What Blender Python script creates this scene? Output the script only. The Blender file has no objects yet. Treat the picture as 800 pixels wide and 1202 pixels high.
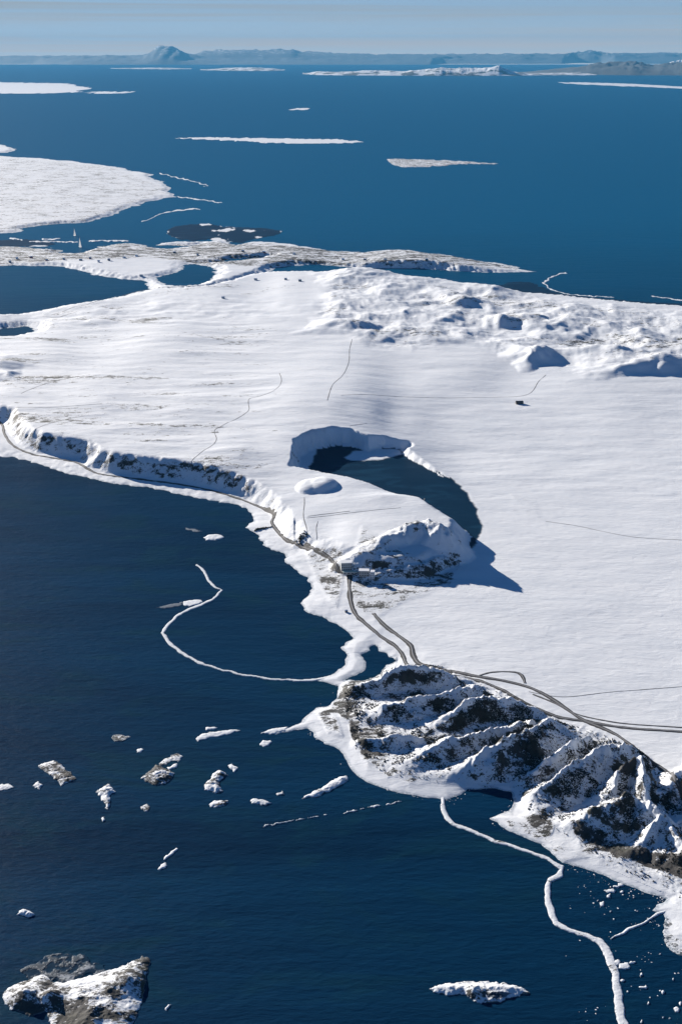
import bpy, math, random
import numpy as np
from mathutils import Vector
R = math.radians
rng = np.random.default_rng(7); random.seed(7)
scene = bpy.context.scene
col = scene.collection

# ------------------------------------------------------------------ camera geometry
CAMH, F = 1000.0, 1500.0
PITCH = math.atan(535/1500)
cP, sP = math.cos(PITCH), math.sin(PITCH)
def p2g(px, py, z=0.0):
    """photo pixel -> point on the level z (metres)"""
    px = np.asarray(px, float); py = np.asarray(py, float)
    a = (px-400)/F; b = (601-py)/F
    dy = cP + b*sP; dz = -sP + b*cP
    t = (CAMH - z)/(-dz)
    return a*t, dy*t
def g2p(x, y):
    t = y*cP + CAMH*sP
    return 400 + F*x/t, 601 - F*(-CAMH*cP + y*sP)/t
def gpts(l, z=0.0):
    out = []
    for p in l:
        zz = p[2] if len(p) > 2 else z
        x, y = p2g(p[0], p[1], zz); out.append((float(x), float(y)))
    return np.array(out)

# ------------------------------------------------------------------ noise
def _h(ix, iy, s):
    n = (ix.astype(np.int64)*374761393 + iy.astype(np.int64)*668265263 + s*1442695041) & 0xffffffff
    n = ((n ^ (n >> 13))*1274126177) & 0xffffffff
    return (n ^ (n >> 16)) & 0xffff
_ga = np.arange(65536)*(2*np.pi/65536.0); _gx = np.cos(_ga).astype(np.float32); _gy = np.sin(_ga).astype(np.float32)
def perlin(x, y, s=0):
    if np.size(x) > 40000:
        sh = np.shape(x); x = np.ravel(x); y = np.ravel(y)
        return np.concatenate([perlin(x[i:i+16384], y[i:i+16384], s) for i in range(0, x.size, 16384)]).reshape(sh)
    x0 = np.floor(x); y0 = np.floor(y); fx = (x-x0).astype(np.float32); fy = (y-y0).astype(np.float32)
    ix = x0.astype(np.int64); iy = y0.astype(np.int64)
    u = fx*fx*fx*(fx*(fx*6-15)+10); v = fy*fy*fy*(fy*(fy*6-15)+10)
    def g(dx, dy):
        h = _h(ix+dx, iy+dy, s); return _gx[h]*(fx-dx) + _gy[h]*(fy-dy)
    a = g(0, 0); b = g(1, 0); c = g(0, 1); d = g(1, 1)
    return 1.5*((a + (b-a)*u) + ((c + (d-c)*u) - (a + (b-a)*u))*v)
def fbm(x, y, sc, octv=5, s=0, gain=.5):
    r = 0; a = 1; n = 0
    for o in range(octv):
        r = r + a*perlin(x/sc, y/sc, s+o*17); n += a; a *= gain; sc /= 2.03
    return r/n*1.4
def ridged(x, y, sc, octv=5, s=0, gain=.5):
    r = 0; a = 1; n = 0
    for o in range(octv):
        r = r + a*(1-np.abs(perlin(x/sc, y/sc, s+o*13))*1.9); n += a; a *= gain; sc /= 2.03
    return r/n
def sstep(a, b, x):
    t = np.clip((x-a)/(b-a), 0, 1); return t*t*(3-2*t)

def sdf(X, Y, poly):
    """signed distance in metres, positive inside"""
    shp = np.shape(X); X = np.asarray(X, np.float32).ravel(); Y = np.asarray(Y, np.float32).ravel()
    if X.size > 40000:                       # work in cache-sized pieces
        return np.concatenate([sdf(X[i:i+16384], Y[i:i+16384], poly) for i in range(0, X.size, 16384)]).reshape(shp)
    d2 = np.full(X.shape, 1e18, np.float32); ins = np.zeros(X.shape, bool)
    P = np.asarray(poly); n = len(P)
    P = [(float(a), float(b)) for a, b in P]
    for i in range(n):
        ax, ay = P[i]; bx, by = P[(i+1) % n]
        ex, ey = bx-ax, by-ay; L = ex*ex+ey*ey+1e-9
        t = np.clip(((X-ax)*ex+(Y-ay)*ey)/L, 0, 1)
        dd = (X-ax-t*ex)**2 + (Y-ay-t*ey)**2
        np.minimum(d2, dd, out=d2)
        if ay != by:
            c = ((ay > Y) != (by > Y)) & (X < (bx-ax)*(Y-ay)/(by-ay)+ax)
            ins ^= c
    return (np.where(ins, 1, -1)*np.sqrt(d2)).reshape(shp)
def sdf_uv(U, V, poly):
    return sdf(U, V, np.array(poly, float))

# ------------------------------------------------------------------ traced outlines (photo pixels at their level)
COAST = [(-330,516),(-100,528),(0,535),(30,540),(60,550),(75,555),(100,560),(130,567),(180,574),(220,582),(250,588),(282,593),(295,603),
 (296,610),(289,620),(300,625),(307,640),(320,646),(335,650),(334,660),(348,670),(360,678),(366,692),(360,700),(351,707),(356,716),(372,722),
 (385,728),(400,736),(409,742),(413,748),(412,751),(405,755),(400,760),(406,769),(406,778),(401,785),(392,791),(380,795),(372,798),(384,801),(397,806),
 (396,815),(394,822),(384,829),(370,831),(359,840),(352,848),(340,853),(330,857),(312,860),(325,862),(345,858),(362,854),(368,865),(380,873),(398,880),
 (406,892),(413,905),(422,914),(437,921),(452,926),(470,931),(485,934),(510,937),(528,938),(541,932),(548,927),(575,925),(598,930),(604,940),(598,952),
 (588,955),(571,960),(582,966),(598,976),(618,984),(635,991),(648,1003),(660,1013),(690,1021),(712,1030),(735,1040),(762,1049),(783,1056),(770,1062),
 (764,1070),(776,1072),(781,1080),(779,1092),(785,1102),(800,1110),(850,1130),(960,1190),(1150,1260),(1250,900),(1250,420),
 (1000,385),(900,372),(800,363),(760,360),(720,356),(680,352),(640,347),(600,344),(570,340),(545,336),(520,333),(480,331),(440,327),(411,324),
 (390,324.5),(365,322),(340,321),(310,320),(300,322),(290,323),(262,331),(243,337),(205,340),(190,338),(172,340),(150,346),(120,352),(80,358),(40,366),(0,371),(-120,380),(-330,396)]
ISTHMUS = [(-330,291),(-60,290.5),(0,290),(30,291),(60,290.5),(64,292),(80,292.5),(62,296),(95,297),(102,293.5),(118,291),(130,287.5),(150,286),(165,288),(175,291),(205,292),(215,289),(230,287.5),
 (182,288.6),(190,285.8),(205,283.2),(230,284.2),(245,284.8),(258,281.8),(262,285),(275,288),(300,286.2),(330,288),(352,290),(378,293.5),(410,296.5),(445,297.3),
 (480,298),(510,300.5),(545,304.6),(572,307.6),(592,312),(612,315.5),(629,318.3),(612,319),(598,319.2),(570,319.5),(545,318.5),(515,316.5),(480,315.5),(450,314.8),
 (420,313.8),(380,312.2),(345,311),(322,315),(318,318),(312,321),(300,324),(285,330),(262,337),(235,343),(205,344),(180,343),(172,344),(173,335),(168,329.5),(140,328),(120,324.5),
 (95,318.5),(72,315),(50,313),(20,312.5),(-60,312),(-330,314)]
LAGOON = [(180,326),(196,322),(213,319),(216,311.5),(228,310.5),(242,315),(252,318),(253,322),(246,329),(234,335),(218,337.5),(200,336),(188,332)]
CHANNEL = [(232,309.3),(262,307),(285,303),(308,301),(315,302.5),(300,305),(280,306.5),(262,309)]
POND = [(424,768),(431,765),(436,764),(434,759),(441,757.5),(446,764),(452,766),(456,772),(462,772),(463,777),(455,781),(446,790),(436,796),(420,799),(404,799),(414,794),(425,789),(431,781),(428,774)]
NOTCH1 = [(-330,383),(0,386),(16,385),(28,383),(40,386),(38,391),(20,394),(8,399),(-330,402)]  # water inlet cut to stand in for a dark cliff shadow
PENINSULA = [(-330,178),(-40,181),(12,184),(30,185.5),(60,187.5),(92,190.5),(128,194.5),(150,199),(163,202),(186,205),(178,207),(192,215),(200,220.5),(195,224),(210,231),
 (196,231.5),(180,234.5),(162,239),(160,242),(148,245.5),(133,252),(118,256),(104,260.5),(80,262.5),(44,264.5),(18,268.5),(24,272),(8,274.5),(-60,277),(-330,280)]
BAR_A = [(-330,166),(-20,168.5),(4,170.5),(20,175.5),(12,179),(-10,179.5),(-330,178)]
FLATS = [(555,337),(588,334),(602,331),(622,331),(635,336),(645,341),(668,346),(700,349.5),(735,352.5),(775,355),(850,358.5),(1000,371),(1250,392),(1250,440),(1000,400),(800,372),(700,362),(600,350)]
LAND_M = [gpts(COAST), gpts(ISTHMUS), gpts(PENINSULA), gpts(BAR_A)]
HOLES_M = [gpts(LAGOON), gpts(CHANNEL), gpts(POND), gpts(NOTCH1)]
FLATS_M = gpts(FLATS)
# foot / rim of the high ground
HIGH = gpts([(-330,486,8),(-100,496,8),(-20,492,8),(2,497,8),(9,508,8),(19,521,8),(40,530,8),(65,535,8),(90,539,8),(105,548,8),(122,554,8),(170,560,8),(207,565,8),(245,572,8),(272,579,8),(302,592,8),
 (318,606,8),(321,622,8),(338,640,8),(358,650,8),(385,662,8),(402,668,8),(430,678,8),(462,682,8),(500,680,8),(532,668,8),(552,650,8),(556,630,8),
 (549,612,30),(534,596,45),(505,583,50),(472,572,53),(440,562,55),(400,552,56),(370,546,56),(348,542,56),(352,536,30),(352,528,30),(370,520,25),(395,512,35),(410,508,45),
 (432,514,45),(452,512,40),(470,518,30),(478,522,20),(470,528,18),(478,536,12),(492,545,10),(508,554,10),(515,560,8),(532,568,8),(541,576,8),(556,590,8),(575,600,8),
 (600,582,10),(700,582,10),(1250,582,10),(1250,300,0),(-330,300,0)])
BASIN_ICE_SHADE = gpts([(362,552,0),(377,520,0),(392,513,0),(402,516,0),(434,521,0),(466,523,0),(475,527,0),(470,532,0),(478,538,0),(492,545,0),(505,552,0),(515,558,0),(530,566,0),(541,575,0),(551,588,0),(560,603,0),(566,622,0),(560,642,0),(545,655,0),  # lake ice; its right end paints the headland's shadow as dark ice
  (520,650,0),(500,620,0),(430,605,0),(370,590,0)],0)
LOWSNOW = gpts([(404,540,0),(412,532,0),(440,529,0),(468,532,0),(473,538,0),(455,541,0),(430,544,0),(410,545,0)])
CTRL = np.array([  # u, v, height : broad relief
 (0,300,4),(200,300,4),(400,305,3),(600,316,2),(0,220,10),(150,220,8),(-200,220,12),(300,340,8),(150,352,6),(50,372,6),(100,400,22),(250,360,22),(350,345,30),(420,345,55),(480,350,40),
 (560,352,30),(650,365,25),(740,372,25),(900,385,25),(-100,420,30),(50,430,42),(200,420,45),(350,400,36),(120,480,52),(240,500,54),(30,490,50),(-150,480,54),(80,520,50),(180,545,50),(230,560,48),(280,545,58),
 (290,575,40),(330,540,60),(400,480,58),(355,498,66),(385,498,66),(420,500,50),(470,500,28),(520,500,20),(480,450,26),(600,460,14),(560,420,30),(700,420,30),(800,420,26),(900,430,20),(650,520,11),(800,520,11),(1000,500,11),(560,560,10),
 (700,650,10),(900,700,10),(520,700,9),(600,780,9),(320,590,36),(330,620,26),(350,600,42),(400,590,52),(450,600,56),(500,610,56),(380,640,30),(420,640,44),(480,660,44),(360,560,56),(430,575,56),(540,630,50)], float)
def base_height(U, V):
    if U.size > 40000:
        return np.concatenate([base_height(U[i:i+16384], V[i:i+16384]) for i in range(0, U.size, 16384)])
    num = np.zeros_like(U); den = np.zeros_like(U)
    for a, b, h in CTRL:
        d2 = (U-a)**2 + (1.6*(V-b))**2 + 700
        w = 1/(d2*np.sqrt(d2)); num += w*h; den += w
    B = num/den
    return B + (8.2-B)*sstep(405, 560, U)*sstep(440, 545, V)*sstep(608, 596, V)
# ridges: list of (px,py,z) crest + front width, back width
RIDGES = [
 ([(404,811,6),(425,804,15),(445,796,23),(463,786,30),(480,784,33),(515,786,30),(545,800,14)], 15, 17),
 ([(432,838,8),(450,830,18),(475,825,24),(500,820,27),(535,812,27),(556,806,20)], 17, 20),
 ([(505,856,6),(525,842,18),(543,829,27),(558,820,34),(575,818,34),(600,822,28),(622,833,14)], 19, 20),
 ([(420,872,8),(440,868,14),(462,866,18),(492,868,13)], 10, 14),
 ([(476,897,6),(497,884,17),(520,872,23),(545,865,27),(575,860,28),(610,850,27),(622,848,20)], 18, 18),
 ([(525,914,5),(545,900,17),(560,889,27),(575,879,35),(600,868,41),(617,862,42),(630,852,34),(645,848,20)], 25, 22),
 ([(624,908,16),(640,895,26),(660,880,36),(672,872,38),(690,868,26)], 15, 16),
 ([(606,944,4),(635,928,16),(650,915,27),(665,905,31),(680,896,36),(695,884,39),(712,878,39),(736,876,30)], 24, 18),
 ([(720,925,34),(724,908,42),(735,898,48),(750,896,50),(758,915,46),(760,945,38)], 20, 20),
 ([(672,968,6),(688,953,26),(710,943,35),(730,935,39),(745,938,36),(757,943,38),(775,955,36),(787,972,33),(800,1000,24),(815,1020,15)], 22, 18),
 ([(740,1002,8),(752,987,20),(766,973,30),(778,960,35)], 14, 14),
 ([(800,1015,12),(830,980,26),(860,950,34),(900,930,34)], 24, 24),
 ([(775,985,8),(800,960,22),(830,930,34),(870,900,40)], 24, 24),
 ([(770,935,22),(800,905,30),(830,885,34),(870,872,30)], 22, 22),
 # butte
 ([(425,645,44),(445,632,60),(468,620,70),(488,612,76),(502,611,80),(514,616,78),(522,626,58)], 34, 36),
 ([(425,672,16),(460,668,26),(495,660,34),(520,652,30),(532,650,22)], 14, 16),
]
BUMPS = [ # u,v at z=0 of centre, radius x, radius y(m), height, power
 (364,592,30,40,12),(376,592,36,40,14),
 (421,396,70,130,44),(407,395,90,130,40),(622,430,62,120,78),(640,428,40,80,40),(524,362,110,160,60),(555,366,60,120,40),(607,388,90,130,80),(585,386,60,110,50),(578,349,80,200,50),
 (745,440,150,150,56),(775,440,90,120,60),(730,430,60,80,40),(700,425,60,120,50),(752,409,70,150,58),(665,378,80,200,45),(415,330,140,260,52),(470,405,60,120,26),
 (380,400,60,110,26),(-40,452,130,150,70),(12,455,22,50,34),(655,392,60,130,36),(690,395,90,140,40),(560,402,80,130,30),(510,408,60,130,30),
 (60,388,80,110,24),(105,386,80,90,22),(130,370,80,90,14),(190,364,60,90,12),(850,430,200,220,70)]
HILLZONE = [(385,332),(420,326),(520,336),(600,348),(700,362),(800,370),(1250,400),(1250,470),(900,452),(800,447),(690,442),(640,436),(600,430),(545,412),(480,420),(430,418),(395,400),(370,380)]
FOOTZONE = [(398,806),(440,790),(470,776),(520,782),(560,800),(610,822),(660,850),(700,860),(745,880),(775,905),(800,925),(1250,1000),(1250,1250),(820,1090),(780,1050),(700,1015),(655,985),(620,965),(600,925),(540,925),(480,925),(430,905),(412,880),(402,840)]
BEACH = gpts([(366,850),(400,800),(398,806),(402,840),(412,880),(430,905),(480,922),(540,922),(610,935),(640,962),(690,1002),(790,1045),(900,1090),(800,1300),(500,1000),(300,900)])

def segmax(X, Y, crest, wf, wb, Z, dome=False):
    P = gpts(crest); hz = [c[2] for c in crest]
    for i in range(len(P)-1):
        ax, ay = P[i]; bx, by = P[i+1]
        m = (X > min(ax, bx)-wf*4) & (X < max(ax, bx)+wf*4) & (Y > min(ay, by)-wf*4) & (Y < max(ay, by)+wf*4)
        if not m.any(): continue
        x = X[m]; y = Y[m]; ex, ey = bx-ax, by-ay; L = math.hypot(ex, ey)
        t = np.clip(((x-ax)*ex+(y-ay)*ey)/L**2, 0, 1)
        d = np.hypot(x-ax-t*ex, y-ay-t*ey)
        side = ((x-ax)*ey-(y-ay)*ex) > 0      # right of travel direction
        w = np.where(side, wf, wb)
        q_ = d/(w*2.0); h = (hz[i]+(hz[i+1]-hz[i])*t)*(np.clip(1-q_**1.7, 0, 1) if dome else 1.04*np.clip(1-q_, 0, 1)**1.25)
        zz = Z[m]; Z[m] = np.maximum(zz, h)
    return Z

def crest_dist(X, Y, ridges):
    D = np.full(X.shape, 1e9)
    for cr, _a, _b in ridges:
        P = gpts(cr)
        for i in range(len(P)-1):
            ax, ay = P[i]; bx, by = P[i+1]; ex, ey = bx-ax, by-ay
            t = np.clip(((X-ax)*ex+(Y-ay)*ey)/(ex*ex+ey*ey), 0, 1)
            D = np.minimum(D, np.hypot(X-ax-t*ex, Y-ay-t*ey))
    return D
def smax(a, b, k):
    h = np.clip(.5+.5*(a-b)/k, 0, 1); return b+(a-b)*h + k*h*(1-h)

def terrain(X, Y, full=False):
    """height of the mainland; with full also returns masks"""
    shp = X.shape; X = X.ravel().astype(float); Y = Y.ravel().astype(float)
    U, V = g2p(X, Y)
    rowm = (Y*Y+CAMH**2)/(CAMH*F)          # metres a photo row spans on the ground
    # wobble of the traced outlines
    amp = np.clip(rowm*1.2, 2.0, 14)
    wx = X + amp*(fbm(X, Y, 22, 4, 1)+.9*perlin(X/75, Y/75, 9)); wy = Y + amp*1.4*fbm(X, Y, 22, 4, 5)
    far = sstep(350, 300, V)
    wx = wx + far*amp*4*fbm(X, Y, 260, 4, 31); wy = wy + far*amp*6*fbm(X, Y, 330, 4, 37)
    d = np.full(X.shape, -1e9)
    for L in LAND_M: d = np.maximum(d, sdf(wx, wy, L))
    hol = np.full(X.shape, -1e9)
    for L in HOLES_M: hol = np.maximum(hol, sdf(wx, wy, L))
    d = np.minimum(d, -hol)
    B = base_height(U, V)
    # rock-step lines and drift relief of the plateau
    dh = sdf(X + 6*fbm(X, Y, 40, 3, 61), Y + 6*fbm(X, Y, 40, 3, 67), HIGH)
    gully = fbm(X*1.0, Y*.35, 26, 3, 71)
    Wd = 34 + 10*fbm(X, Y, 90, 2, 73)
    kk = sstep(290, 345, U)*sstep(620, 600, V); Wd = np.where(V > 480, (50+6*gully)*(1-kk)+20*kk, Wd)
    Wd = np.where((U > 345) & (V > 605), 34+21*sstep(605, 625, V), Wd)
    Wd = Wd + (420-Wd)*sstep(545, 560, U)*sstep(622, 604, V)*sstep(588, 602, V)
    gk = 2.4-1.0*sstep(290, 345, U)
    S = sstep(0, 1, (dh + gully*gk)/Wd)
    floor_ = 5 + 3.0*sstep(0, 200, d)
    low = np.minimum(B, np.where(V > 470, floor_, B))
    Z = low + (B-low)*S
    # foreground hills
    zf = np.zeros_like(Z)
    fx = X + 8*fbm(X, Y, 45, 5, 81, .6); fy = Y + 9*fbm(X, Y, 45, 5, 83, .6)
    for cr, wf, wb in RIDGES[:-2]: segmax(fx, fy, cr, wf, wb, zf)
    fz = sstep(-6, 14, sdf_uv(U, V, FOOTZONE))
    zf *= 1 + .30*fbm(X, Y, 34, 5, 85, .6)
    zf = zf - sstep(4, 16, zf)*5.5*np.abs(perlin((X*.6-.8*Y)/70+.4*fbm(X, Y, 60, 2, 88), (X*.8+.6*Y)/15, 89))
    Z = Z + fz*(4*ridged(X, Y, 40, 5, 87, .6)-2.6)
    Z = smax(Z, zf + fz*5, 3.0)
    zb = np.zeros_like(Z)
    bx = X + 7*fbm(X, Y, 50, 4, 91); by = Y + 7*fbm(X, Y, 50, 4, 93)
    for cr, wf, wb in RIDGES[-2:]: segmax(bx, by, cr, wf, wb, zb, True)
    nb = ridged(X, Y, 46, 5, 95)
    zb *= .88 + .16*nb
    butte = sstep(20, 60, zb)
    Z = smax(Z, zb, 5.0)
    # scattered knolls
    for i, (u, v, rx, ry, h) in enumerate(BUMPS):
        cx, cy = p2g(u, v); dx = (X-cx)/rx; dy = (Y-cy)/ry; q = dx*dx+dy*dy
        m = q < 9
        if i < 2: prof = np.where(q[m] < 1.3, np.clip(1.15*(1-q[m]/1.3), 0, 1)**.6, 0)
        else:
            wxm = dx[m] + .35*fbm(X[m], Y[m], 110, 3, 97); wym = dy[m] + .3*fbm(X[m], Y[m], 150, 3, 98); wym = np.where(wym < 0, wym*1.9, wym)
            ang = np.arctan2(wym, wxm); rr = np.hypot(wxm, wym)*(1+.22*np.sin(3*ang+i)+.12*np.sin(5*ang+2*i))
            prof = np.clip(1-rr/1.7, 0, 1)**1.15*(.75+.35*ridged(X[m], Y[m]*.7, 300, 3, 99))
        Z[m] = Z[m] + h*.46*prof if i >= 2 else np.maximum(Z[m], Z[m]*(prof <= 0) + (B[m]+h*prof)*(prof > 0))
    hz = sstep(-8, 14, sdf_uv(U, V, HILLZONE))
    sx = X + 60*fbm(X, Y, 400, 3, 101)
    rel = ridged(sx + .5*Y, Y*.62-.3*X, 380, 5, 103, .42)
    Z = Z + hz*(27*(rel-.5) + 3.5*fbm(X, Y, 60, 4, 105))
    # plateau relief
    pl = S*(1-hz)*sstep(650, 600, V)*sstep(335, 380, V)
    drift = fbm(X*.35+Y*.12, Y*1.0-X*.1, 90, 5, 111)
    terr = ridged(X*.30+Y*.1, Y*.8, 210, 4, 113)
    leftp = pl*sstep(420, 260, U)
    Z = Z + pl*1.5*drift + leftp*(5*terr-2.5)
    Z = Z + leftp*sstep(395, 370, V)*5*fbm(X, Y, 120, 3, 115)
    # plain relief
    plain = (1-S)*(1-fz)
    Z = Z + sstep(0, 60, d)*(.5*fbm(X*.5, Y, 60, 5, 121) + .12*fbm(X, Y, 14, 3, 123) + 1.6*fbm(X+.4*Y, Y, 420, 3, 125))*(1-fz)
    # gullied shore cliff under the left plateau
    cl = sstep(0, 14, dh+gully*9)*sstep(66, 34, dh)*sstep(330, 270, U)*sstep(480, 500, V)
    Z = Z - cl*3*np.abs(perlin((X*.95+.2*Y)/42, (Y*.9-.3*X)/190, 131))
    # tidal flats
    df = sdf(wx, wy, FLATS_M)
    # shore profile
    Lc = np.maximum(14, rowm*1.4)
    hs = 2.2*np.tanh(d/Lc)
    inland = sstep(6, 70, d)
    cliffy = fz*sstep(2, 12, d)
    k = np.maximum(inland, cliffy)
    Z = np.where(d > 0, hs + (np.maximum(Z, 2.0)-2.0)*k, 2.2*np.tanh(d/Lc)*1.6)
    Z = np.where((df > 0) & (d < 0), np.maximum(Z, .9*np.tanh(df/Lc)), np.where((df > -60) & (d < 0), np.maximum(Z, 2*np.tanh(df/Lc)), Z))
    Z = np.where((V < 345) & (d > 0), Z + sstep(4, 60, d)*2.2*ridged(X*.6, Y*.35, 240, 4, 141)*sstep(345, 335, V), Z)
    if not full: return Z.reshape(shp)
    return Z.reshape(shp), d.reshape(shp), S.reshape(shp), hz.reshape(shp), fz.reshape(shp), butte.reshape(shp), df.reshape(shp), dh.reshape(shp)

# ------------------------------------------------------------------ materials
def newmat(name):
    m = bpy.data.materials.new(name); m.use_nodes = True
    nt = m.node_tree; return m, nt, nt.nodes['Principled BSDF']
def N(nt, t, **kw):
    n = nt.nodes.new(t)
    for k, v in kw.items():
        if k.startswith('i_'):
            n.inputs[k[2:].replace('_', ' ')].default_value = v
        else: setattr(n, k, v)
    return n
def mathn(nt, op, a, b=None, c=None, clamp=False):
    n = nt.nodes.new('ShaderNodeMath'); n.operation = op; n.use_clamp = clamp
    for i, x in enumerate((a, b, c)):
        if x is None: continue
        if isinstance(x, (int, float)): n.inputs[i].default_value = x
        else: nt.links.new(x, n.inputs[i])
    return n.outputs[0]
def noise(nt, vec, scale, detail=6, rough=.55, dist=0.0):
    n = N(nt, 'ShaderNodeTexNoise'); n.inputs['Scale'].default_value = scale; n.inputs['Detail'].default_value = detail
    n.inputs['Roughness'].default_value = rough; n.inputs['Distortion'].default_value = dist
    nt.links.new(vec, n.inputs['Vector']); return n.outputs['Fac']
def mixc(nt, fac, a, b):
    n = nt.nodes.new('ShaderNodeMix'); n.data_type = 'RGBA'
    if isinstance(fac, (int, float)): n.inputs[0].default_value = fac
    else: nt.links.new(fac, n.inputs[0])
    for x, i in ((a, 6), (b, 7)):
        if isinstance(x, tuple): n.inputs[i].default_value = (*x, 1)
        else: nt.links.new(x, n.inputs[i])
    return n.outputs[2]
def mapping(nt, vec, scale=(1, 1, 1), rot=(0, 0, 0)):
    n = N(nt, 'ShaderNodeMapping'); n.inputs['Scale'].default_value = scale; n.inputs['Rotation'].default_value = rot
    nt.links.new(vec, n.inputs['Vector']); return n.outputs[0]
def attr(nt, name):
    return N(nt, 'ShaderNodeAttribute', attribute_name=name).outputs['Fac']
def maprange(nt, v, a, b, c=0.0, d=1.0):
    n = N(nt, 'ShaderNodeMapRange'); n.interpolation_type = 'SMOOTHSTEP'
    n.inputs['From Min'].default_value = a; n.inputs['From Max'].default_value = b
    n.inputs['To Min'].default_value = c; n.inputs['To Max'].default_value = d
    nt.links.new(v, n.inputs['Value']); return n.outputs[0]

def N_sepz(nt, pos):
    q = N(nt, 'ShaderNodeSeparateXYZ'); nt.links.new(pos, q.inputs[0]); return q.outputs['Z']
SNOW = (.80, .82, .835)
def terrain_mat(name='snow_and_rock', slope_k=1.0, fine=1.0):
    m, nt, bs = newmat(name)
    geo = N(nt, 'ShaderNodeNewGeometry'); pos = geo.outputs['Position']
    sep = N(nt, 'ShaderNodeSeparateXYZ'); nt.links.new(geo.outputs['Normal'], sep.inputs[0])
    rock = attr(nt, 'rock'); ice = attr(nt, 'ice'); mud = attr(nt, 'mud')
    n1 = noise(nt, mapping(nt, pos, (.05, .07, .07)), fine, 10, .74, .3)
    n2 = noise(nt, mapping(nt, pos, (.012, .03, .03)), 1.0, 6, .6)
    n3 = noise(nt, mapping(nt, pos, (.3, .4, .4)), fine, 6, .7)
    nn = mathn(nt, 'ADD', mathn(nt, 'ADD', mathn(nt, 'MULTIPLY', n1, .42), mathn(nt, 'MULTIPLY', n2, .34)), mathn(nt, 'MULTIPLY', n3, .24))
    steep = maprange(nt, sep.outputs['Z'], .86, .62)
    r = mathn(nt, 'ADD', mathn(nt, 'MULTIPLY', rock, 1.0), mathn(nt, 'MULTIPLY', steep, .25*slope_k))
    # threshold falls as rockiness rises
    thr = mathn(nt, 'SUBTRACT', .632, mathn(nt, 'MULTIPLY', r, .245))
    f = mathn(nt, 'SUBTRACT', nn, thr); f = maprange(nt, f, -.012, .03)
    f = mathn(nt, 'MULTIPLY', f, maprange(nt, r, .02, .10))
    # colours
    sn = mixc(nt, maprange(nt, noise(nt, mapping(nt, pos, (.006, .02, .02)), 1.0, 5, .6), .35, .7), SNOW, (.71, .74, .77))
    sn = mixc(nt, mathn(nt, 'MULTIPLY', maprange(nt, n1, .5, .62), mathn(nt, 'MULTIPLY', rock, .55)), sn, (.42, .40, .38))
    rk = mixc(nt, noise(nt, pos, .5*fine, 5, .7), (.018, .020, .023), (.085, .079, .073))
    rk = mixc(nt, maprange(nt, noise(nt, pos, .02, 4, .6), .45, .62), rk, (.055, .055, .045))
    c = mixc(nt, f, sn, rk)
    wet = mathn(nt, 'MULTIPLY', maprange(nt, N_sepz(nt, pos), 1.0, .15), maprange(nt, n3, .35, .6))
    c = mixc(nt, mathn(nt, 'MULTIPLY', wet, .75), c, (.13, .20, .26))
    mudc = mixc(nt, maprange(nt, noise(nt, mapping(nt, pos, (.003, .006, .006)), 1.0, 6, .65), .56, .66), (.008, .032, .06), (.45, .52, .58))
    c = mixc(nt, mud, c, mudc)
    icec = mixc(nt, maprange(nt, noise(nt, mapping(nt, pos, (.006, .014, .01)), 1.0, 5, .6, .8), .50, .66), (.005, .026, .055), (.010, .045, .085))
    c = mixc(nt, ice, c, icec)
    nt.links.new(c, bs.inputs['Base Color'])
    ro = mathn(nt, 'SUBTRACT', .75, mathn(nt, 'MULTIPLY', ice, .3)); nt.links.new(ro, bs.inputs['Roughness'])
    nt.links.new(mathn(nt, 'SUBTRACT', .2, mathn(nt, 'MULTIPLY', ice, .18)), bs.inputs['Specular IOR Level'])
    h = mathn(nt, 'ADD', mathn(nt, 'MULTIPLY', noise(nt, mapping(nt, pos, (.03, .07, .06), (0, 0, .7)), 1.0, 9, .62, .6), 2.6), mathn(nt, 'MULTIPLY', f, .8))
    h = mathn(nt, 'ADD', h, mathn(nt, 'MULTIPLY', n1, mathn(nt, 'MULTIPLY', maprange(nt, r, 0.0, .4), 4.0)))
    h = mathn(nt, 'MULTIPLY', h, mathn(nt, 'SUBTRACT', 1.0, ice))
    bp = N(nt, 'ShaderNodeBump'); bp.inputs['Strength'].default_value = .42; bp.inputs['Distance'].default_value = 1.0
    nt.links.new(h, bp.inputs['Height']); nt.links.new(bp.outputs[0], bs.inputs['Normal'])
    return m
def flat_mat(name, c, rough=.7, var=.25, scale=.4):
    m, nt, bs = newmat(name)
    geo = N(nt, 'ShaderNodeNewGeometry')
    cc = mixc(nt, noise(nt, geo.outputs['Position'], scale, 5, .6), tuple(x*(1-var) for x in c), tuple(min(1, x*(1+var)) for x in c))
    nt.links.new(cc, bs.inputs['Base Color']); bs.inputs['Roughness'].default_value = rough; bs.inputs['Specular IOR Level'].default_value = .25
    return m
M_TER = terrain_mat()
M_SNOW = flat_mat('snow', (.78, .79, .81), .7, .05, .1)
M_ROAD = flat_mat('packed_road', (.20, .20, .205), .8, .5, .15)
M_ROADEDGE = flat_mat('road_edge', (.05, .05, .05), .8, .5, .3)
M_TRACK = flat_mat('bare_track', (.20, .195, .19), .9, .5, .2)
M_WALL = flat_mat('grey_wall', (.42, .42, .41), .8, .15, .3)
M_WHITEWALL = flat_mat('white_wall', (.75, .75, .73), .7, .08, .3)
M_DARK = flat_mat('dark_window', (.02, .025, .03), .3, .3, .3)
M_STONE = flat_mat('dark_stone', (.13, .12, .11), .9, .4, .4)
M_SCRUB = flat_mat('scrub_leaves', (.035, .034, .028), .9, .5, .3)
M_GREEN = flat_mat('green_roof', (.45, .58, .52), .6, .1, .3)
M_RED = flat_mat('red_wall', (.35, .12, .08), .7, .2, .3)
M_SAIL = flat_mat('sail_cloth', (.82, .82, .80), .7, .04, .3)

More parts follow.
